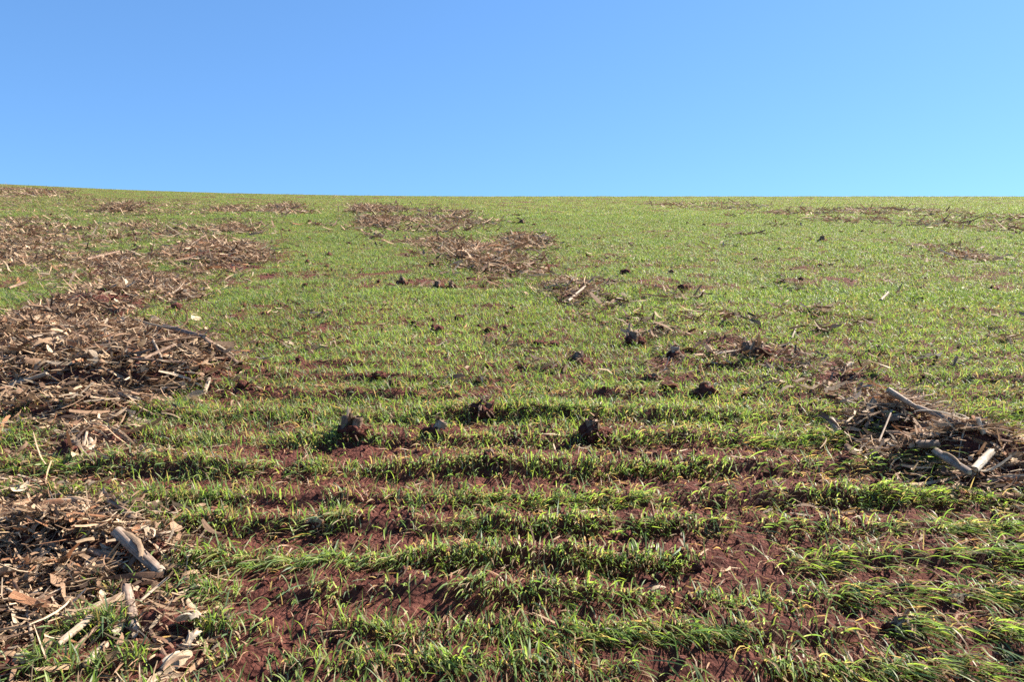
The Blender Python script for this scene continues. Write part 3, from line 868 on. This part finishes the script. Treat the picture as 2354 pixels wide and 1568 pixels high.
# largest heap
stalk_px((378, 772), (470, 800), 0.016, RIND_BROWN, 'dark long stalk along the upper right rim of the largest heap', 0.06, 0.05, (0.5,), 40, True)
stalk_px((470, 802), (548, 845), 0.014, RIND_BROWN, 'stalk continuing the rim of the largest heap down to its right tip', 0.05, 0.01, (0.5,), 41, True)
stalk_px((330, 850), (405, 815), 0.011, RIND_BROWN, 'dark stalk slanting inside the right half of the largest heap', 0.05, 0.05, (0.5,), 42, False)
stalk_px((352, 805), (372, 845), 0.009, RIND_TAN, 'pale stalk pointing downhill inside the largest heap near its rim', 0.05, 0.04, (0.5,), 43, False)
stalk_px((466, 915), (482, 880), 0.013, RIND_TAN, 'tan stalk piece pointing at the viewer on the lower right foot of the largest heap', 0.005, 0.015, (0.5,), 44, False)
stalk_px((430, 858), (300, 848), 0.008, RIND_BROWN, 'thin brown stalk lying level across the largest heap', 0.05, 0.05, (0.4, 0.8), 45, False)
stalk_px((60, 800), (130, 785), 0.012, RIND_TAN, 'pale stalk lying in the left part of the largest heap', 0.05, 0.05, (0.5,), 46, True)
stalk_px((240, 915), (320, 930), 0.011, RIND_TAN, 'pale stalk low on the front of the largest heap', 0.03, 0.02, (0.5,), 47, True)
stalk_px((20, 905), (110, 880), 0.012, RIND_TAN, 'white stalk on the lower left of the largest heap', 0.03, 0.04, (0.5,), 48, True)
# mid field
stalk_px((1306, 700), (1345, 672), 0.014, RIND_TAN, 'longest pale stalk in the lowest clump of the middle lane', 0.02, 0.05, (0.5,), 50, False)
stalk_px((1265, 668), (1320, 665), 0.011, RIND_TAN, 'pale stalk lying level in the lowest clump of the middle lane', 0.04, 0.04, (0.5,), 51, False)
stalk_px((2025, 695), (2042, 686), 0.013, RIND_TAN, 'lone white stalk bit in grass at the right', 0.01, 0.05, (), 52, False)
stalk_px((1606, 688), (1618, 676), 0.012, RIND_TAN, 'lone white stalk bit in grass right of the lowest middle clump', 0.01, 0.03, (), 53, False)
stalk_px((438, 568), (474, 562), 0.014, RIND_BROWN, 'tan stalk tilted up on the rounded brown clump', 0.03, 0.16, (), 54, False)
stalk_px((20, 672), (60, 662), 0.014, RIND_BROWN, 'stalk lying alone in grass at the left edge below the band', 0.03, 0.05, (0.5,), 55, False)
stalk_px((200, 608), (275, 592), 0.015, RIND_BROWN, 'dark stalk lying across the left strip', 0.06, 0.08, (0.5,), 56, False)
stalk_px((1820, 780), (1832, 762), 0.007, RIND_TAN, 'tiny pale stalk standing in grass above the stump clump', 0.0, 0.04, (), 57, False)

# husks: wide curled leaf sheaths
def husk_px(p, L, W, yaw, label, seed, pitch=0.1, curl=0.6, roll=0.2, lift=0.012, col=0):
    rng = np.random.default_rng(seed)
    c = at(*p)
    e = empty('maize_husk', c)
    V, F, Cc = ribbons(np.array([[0, 0, lift]]), np.array([L]), np.array([W]), np.array([yaw]), np.array([pitch]), np.array([curl]), np.array([roll]), np.array([0.7]), S_PAL[[col]] * 0.8, 10, 6)
    build('leaf', V, F, STRAW, e, cols=Cc)
    for q in range(3):
        V, F, Cc = ribbons(np.array([[rng.uniform(-.3, .3) * L * math.cos(yaw), rng.uniform(-.3, .3) * L * math.sin(yaw), lift + 0.006 + 0.004 * q]]), np.array([L * rng.uniform(.5, .9)]), np.array([W * rng.uniform(.2, .4)]), np.array([yaw + rng.normal(0, .25)]),
                           np.array([pitch + rng.normal(0, .1)]), np.array([curl * rng.uniform(.5, 1.2)]), np.array([roll + rng.normal(0, .3)]), np.array([0.6]), S_PAL[[(col + q + 1) % 4]], 8, 3)
        build('shred', V, F, STRAW, e, cols=Cc)
    tag(e, label, 'husk', 'maize husks')
husk_px((405, 1540), 0.085, 0.042, 1.0, 'broad tan husk at the bottom edge, lowest of the corner husks', 1, 0.25, -0.6, 0.3, 0.022)
husk_px((440, 1490), 0.06, 0.03, 1.3, 'smooth pale husk bending over the dark hollow at the bottom left', 2, 0.4, -0.9, -0.4, 0.024, 3)
husk_px((440, 1445), 0.09, 0.04, 2.6, 'grey folded husk above the dark hollow at the bottom left', 3, -0.2, -0.5, 0.5, 0.03, 5)
husk_px((235, 1410), 0.10, 0.034, 0.9, 'wide flat husk left of the stout stalk pointing at the viewer', 4, 0.2, 0.3, 0.3, 0.02, 0)
husk_px((275, 1460), 0.045, 0.02, 1.2, 'small pale husk scrap touching the stout stalk', 5, 0.3, 0.3, 0.7, 0.016, 3)
husk_px((90, 1290), 0.12, 0.035, -0.6, 'brown husk in the middle of the corner straw', 6, 0.1, -0.7, 0.2, 0.03, 1)
husk_px((140, 1185), 0.17, 0.04, 0.1, 'arched brown husk along the top of the corner straw', 7, 0.0, -0.9, 0.2, 0.045, 6)
husk_px((30, 1390), 0.11, 0.03, -0.9, 'curved husk at the left edge of the corner straw', 8, 0.1, -0.9, 0.2, 0.03, 1)
husk_px((60, 1530), 0.06, 0.022, 0.1, 'pale husk scrap in grass at the bottom left corner', 9, 0.1, 0.4, 0.2, 0.012, 0)
husk_px((210, 1040), 0.10, 0.03, 1.9, 'torn husk beside the hollow stub under the largest heap', 10, 0.4, 0.6, 0.4, 0.03, 3)
husk_px((2130, 1020), 0.10, 0.04, -0.5, 'pale crumpled husk in the middle of the right pile', 11, 0.1, 0.6, 0.2, 0.03, 3)
husk_px((2190, 1078), 0.11, 0.04, -0.5, 'reddish curled husk between the lower stalks of the right pile', 12, 0.1, -0.9, 0.2, 0.03, 6)
husk_px((2050, 985), 0.11, 0.05, -1.2, 'brown husk hanging under the grey stalk tip', 13, 0.3, -0.7, 0.3, 0.04, 2)
husk_px((300, 1215), 0.10, 0.035, -0.7, 'frayed husk roofing the hollow behind the thickest stalk', 14, 0.15, -0.8, 0.1, 0.04, 1)
husk_px((1950, 850), 0.07, 0.03, 0.5, 'pale husk scrap on the straw clump uphill of the right pile', 15, 0.2, 0.5, 0.2, 0.03, 3)

# stumps: a root clod with cut stubble and torn sheaths
def stump_px(p, s, label, stubs=1, seed=0, tilt=0.25, pale=False, shreds=5, dark=True):
    rng = np.random.default_rng(seed + 50)
    c = at(*p)
    e = empty('maize_stump', c)
    o = lump('root_clod', (0.044 * s, 0.036 * s, 0.030 * s), SOIL, e, seed, ICO3, 0.75); o.location = (0, 0, 0.010 * s)
    for q in range(stubs):
        L = s * rng.uniform(0.045, 0.065); r = s * rng.uniform(0.018, 0.024) / (1 if stubs == 1 else 1.15)
        o, rad = culm('stub', L, r * 1.15, r * 0.9, RIND_TAN if pale else RIND_DARK, e, (0.2, 0.75), rng.uniform(-.4, .4), seed * 7 + q, ragged=1.0)
        az = rng.uniform(0, 6.28); tl = tilt * rng.uniform(0.3, 1.2)
        o.rotation_euler = (rng.uniform(0, 6), -math.pi / 2 + tl, az)
        o.location = ((q - (stubs - 1) / 2) * 0.034 * s, rng.uniform(-.008, .008) * s, 0.010 * s)
        pith_cap(L * 0.85, r, o, 1, seed * 5 + q, PITH if pale else RIND_DARK)
    for q in range(shreds + 5):
        a = rng.uniform(0, 6.28); L = s * rng.uniform(0.05, 0.12); d = rng.uniform(0.012, 0.034) * s
        up = rng.random() < 0.15
        V, F, Cc = ribbons(np.array([[d * math.cos(a), d * math.sin(a), (0.045 if up else 0.034) * s]]), np.array([L]), np.array([s * rng.uniform(.005, .017)]), np.array([a]),
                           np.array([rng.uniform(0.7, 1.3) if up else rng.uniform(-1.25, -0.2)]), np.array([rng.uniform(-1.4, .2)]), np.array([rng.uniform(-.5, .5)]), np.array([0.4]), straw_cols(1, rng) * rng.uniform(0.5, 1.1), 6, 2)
        build('torn_sheath', V, F, STRAW, e, cols=Cc)
    for q in range(4):
        a = rng.uniform(0, 6.28)
        V, F, Cc = ribbons(np.array([[0.045 * s * math.cos(a), 0.045 * s * math.sin(a), 0.008 * s]]), np.array([s * 0.06]), np.array([s * .005]), np.array([a]),
                           np.array([-0.5]), np.array([-.6]), np.array([0.]), np.array([0.3]), S_PAL[[4]], 4, 1)
        build('root', V, F, STRAW, e, cols=Cc)
    tag(e, label, 'stump', 'maize stumps left in the rows')
    return e
stump_px((806, 1002), 1.35, 'broad dark stump with a cut top, leftmost of the four in the row', 2, 1, 0.15)
stump_px((1005, 1000), 1.15, 'stump with a pale cut face, second from left in the row', 1, 2, 0.6, True)
stump_px((1112, 950), 1.3, 'dark stump leaning over, just uphill of the stump row', 1, 3, 1.1)
stump_px((1362, 1002), 1.4, 'dark stump with upright shreds, rightmost of the row', 1, 4, 0.3, False, 9)
stump_px((1330, 838), 1.2, 'small dark stump in grass uphill of the row', 1, 5, 0.5)
stump_px((1552, 828), 1.5, 'pale upright stub amid straw right of the middle', 1, 6, 0.25, True, 6)
stump_px((1735, 822), 1.7, 'dark stump in a straw clump right of the middle', 2, 7, 0.7, False, 8)
stump_px((1620, 912), 1.4, 'dark stump with pale chips, in grass below the straw clump', 1, 8, 0.7, False, 6)
stump_px((1460, 790), 1.4, 'dark stump in grass left of the straw clump stump', 1, 9, 0.6)
stump_px((1500, 880), 1.0, 'small stump under the pale upright stub', 1, 10, 0.5)
stump_px((168, 1050), 1.3, 'hollow stub with a pale rim under the largest heap', 1, 11, 0.1, True, 6)
stump_px((925, 655), 1.3, 'thin dark stump sticking up in the middle grass', 1, 12, 0.3, False, 6)
stump_px((1008, 664), 1.35, 'dark stump, left one of a close pair in the middle grass', 1, 13, 0.4, False, 5)
stump_px((1037, 664), 1.2, 'dark stump, right one of a close pair in the middle grass', 1, 14, 0.2, False, 5)
stump_px((2082, 1455), 0.8, 'dark fibrous stump low at the right with a long root', 2, 15, 0.5, False, 12)
stump_px((1890, 557), 1.7, 'lone dark stump high in the right grass', 1, 16, 0.3, False, 4)
stump_px((1128, 1062), 0.9, 'dark stump half hidden in the row below the stump row', 1, 17, 0.8, False, 3)
stump_px((1200, 515), 1.9, 'dark stump high up right of the wide straw patch', 1, 18, 0.3, False, 5)
stump_px((265, 730), 1.4, 'dark stump shape standing in for a shaded hollow in the neck of the largest heap', 2, 19, 0.2, False, 6)  # added stump; its dark rind imitates the shaded hollow here
stump_px((725, 1215), 0.8, 'small stump with a white shred in the left foreground rows', 1, 20, 0.5, True, 4)

def clod_px(p, s, label, seed, grp='soil clods on the field'):
    c = at(*p)
    o = lump('soil_clod', (0.03 * s, 0.026 * s, 0.021 * s), SOIL, None, seed, ICO3, 0.45)
    o.location = c + Vector((0, 0, 0.010 * s)); o.rotation_euler = (0, 0, seed * 1.3)
    tag(o, label, 'clod', grp)
clods = [((1005, 765), 1.9, 'reddish clod in grass left of the middle, alone'), ((1195, 797), 1.5, 'dark clod, left one of two below the lowest middle clump'),
 ((1242, 797), 1.4, 'dark clod, right one of two below the lowest middle clump'), ((1438, 632), 2.4, 'brown clod in grass right of the middle lane'),
 ((872, 868), 1.2, 'dark clod uphill of the leftmost row stump'), ((907, 888), 1.2, 'dark clod right of its neighbour uphill of the leftmost row stump'),
 ((960, 757), 1.1, 'small clod left of the reddish one'), ((1125, 762), 1.0, 'small clod right of the reddish one'), ((1604, 1307), 0.65, 'round clod in the washed rows right of the middle'),
 ((2328, 1252), 0.7, 'orange clod at the right edge above the flattened rows'), ((1515, 1330), 0.5, 'small clod on bare soil in the middle foreground'),
 ((1940, 1062), 0.8, 'clod in the shaded furrow left of the right pile'), ((1555, 1208), 0.75, 'dark clod at the furrow edge right of the middle'),
 ((1120, 845), 1.0, 'clod in grass between the row stumps and the two dark clods'), ((545, 735), 1.3, 'clod in grass just right of the left strip foot'),
 ((1660, 1165), 0.7, 'clod under the overhanging grass right of the middle'), ((2280, 672), 2.0, 'dark flat clod in grass at the far right'),
 ((1795, 640), 1.6, 'small clod in the open grass right of the middle'), ((700, 760), 1.0, 'small clod in the grass right of the largest heap'),
 ((1440, 1235), 0.6, 'clod on the bare furrow in the middle'), ((560, 890), 1.2, 'clod in grass off the lower right tip of the largest heap'),
 ((1570, 665), 1.7, 'clod in grass near the lone white bit right of the middle lane'), ((1255, 965), 0.8, 'clod between the two right row stumps'),
 ((480, 1000), 0.8, 'clod in the left rows below the largest heap'), ((640, 955), 0.9, 'clod on the soil band left of the leftmost row stump')]
for i, (p, s, lab) in enumerate(clods): clod_px(p, s, lab, i + 3)

# ------------------------------------------------------------------ the biggest loose straws in the three near heaps
def loose_straws():
    kinds = []
    for i in range(16):
        rng = np.random.default_rng(i + 700)
        flat = i % 3 != 0
        L = 1.0
        V, F, Cc = ribbons(np.zeros((1, 3)), np.array([L]), np.array([rng.uniform(0.05, 0.13) if flat else 0.06]), np.array([0.0]), np.array([0.0]), np.array([rng.normal(0, 0.7)]),
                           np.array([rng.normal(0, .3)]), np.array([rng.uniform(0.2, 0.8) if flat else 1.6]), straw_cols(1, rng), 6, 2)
        kinds.append(mesh_data('straw_piece', V, F, STRAW, Cc))
    tones = []
    for me in kinds:
        c = me.color_attributes['Col'].data[0].color
        l = 0.3 * c[0] + 0.6 * c[1] + 0.1 * c[2]
        tones.append('pale' if l > 0.33 else ('brown' if l > 0.15 else 'dark'))
    for pi, n, ln, heap, lift in ((0, 100, 0.22, 'the largest heap', 0.05), (22, 60, 0.12, 'the right stalk pile', 0.05),
                                  (23, 70, 0.12, 'the bottom corner straw', 0.035), (13, 40, 0.32, 'the densest middle heap', 0.06),
                                  (3, 30, 0.34, 'the rounded brown clump', 0.07)):
        P = POLYS[pi]
        cx, cy = P.mean(0)
        x, y = sample_poly(P, n * 3)
        k = (y > 1.75) & (np.abs(x) < y * 0.64); x, y = x[k][:n], y[k][:n]
        for j in range(len(x)):
            ki = int(RNG.integers(0, 16))
            o = bpy.data.objects.new('straw_piece', kinds[ki]); C.objects.link(o)
            f = float(RNG.lognormal(-0.1, 0.35)); s = ln * f
            o.location = (x[j], y[j], float(H(x[j], y[j])) + lift * float(RNG.uniform(0.7, 1.15)))
            o.scale = (s, s, s)
            yaw = float(RNG.uniform(0, math.pi))
            o.rotation_euler = (float(RNG.normal(0, .3)), float(RNG.normal(0, .18)), yaw)
            size = 'long' if f > 1.05 else ('short' if f < 0.75 else 'middling')
            way = 'across' if yaw < 0.6 or yaw > 2.54 else ('pointing uphill' if 1.0 < yaw < 2.14 else 'aslant')
            part = ('upper ' if y[j] > cy else 'lower ') + ('left' if x[j] < cx else 'right')
            tag(o, f'{size} {tones[ki]} straw {way} on the {part} of {heap}', 'straw', 'loose straws on ' + heap)
loose_straws()
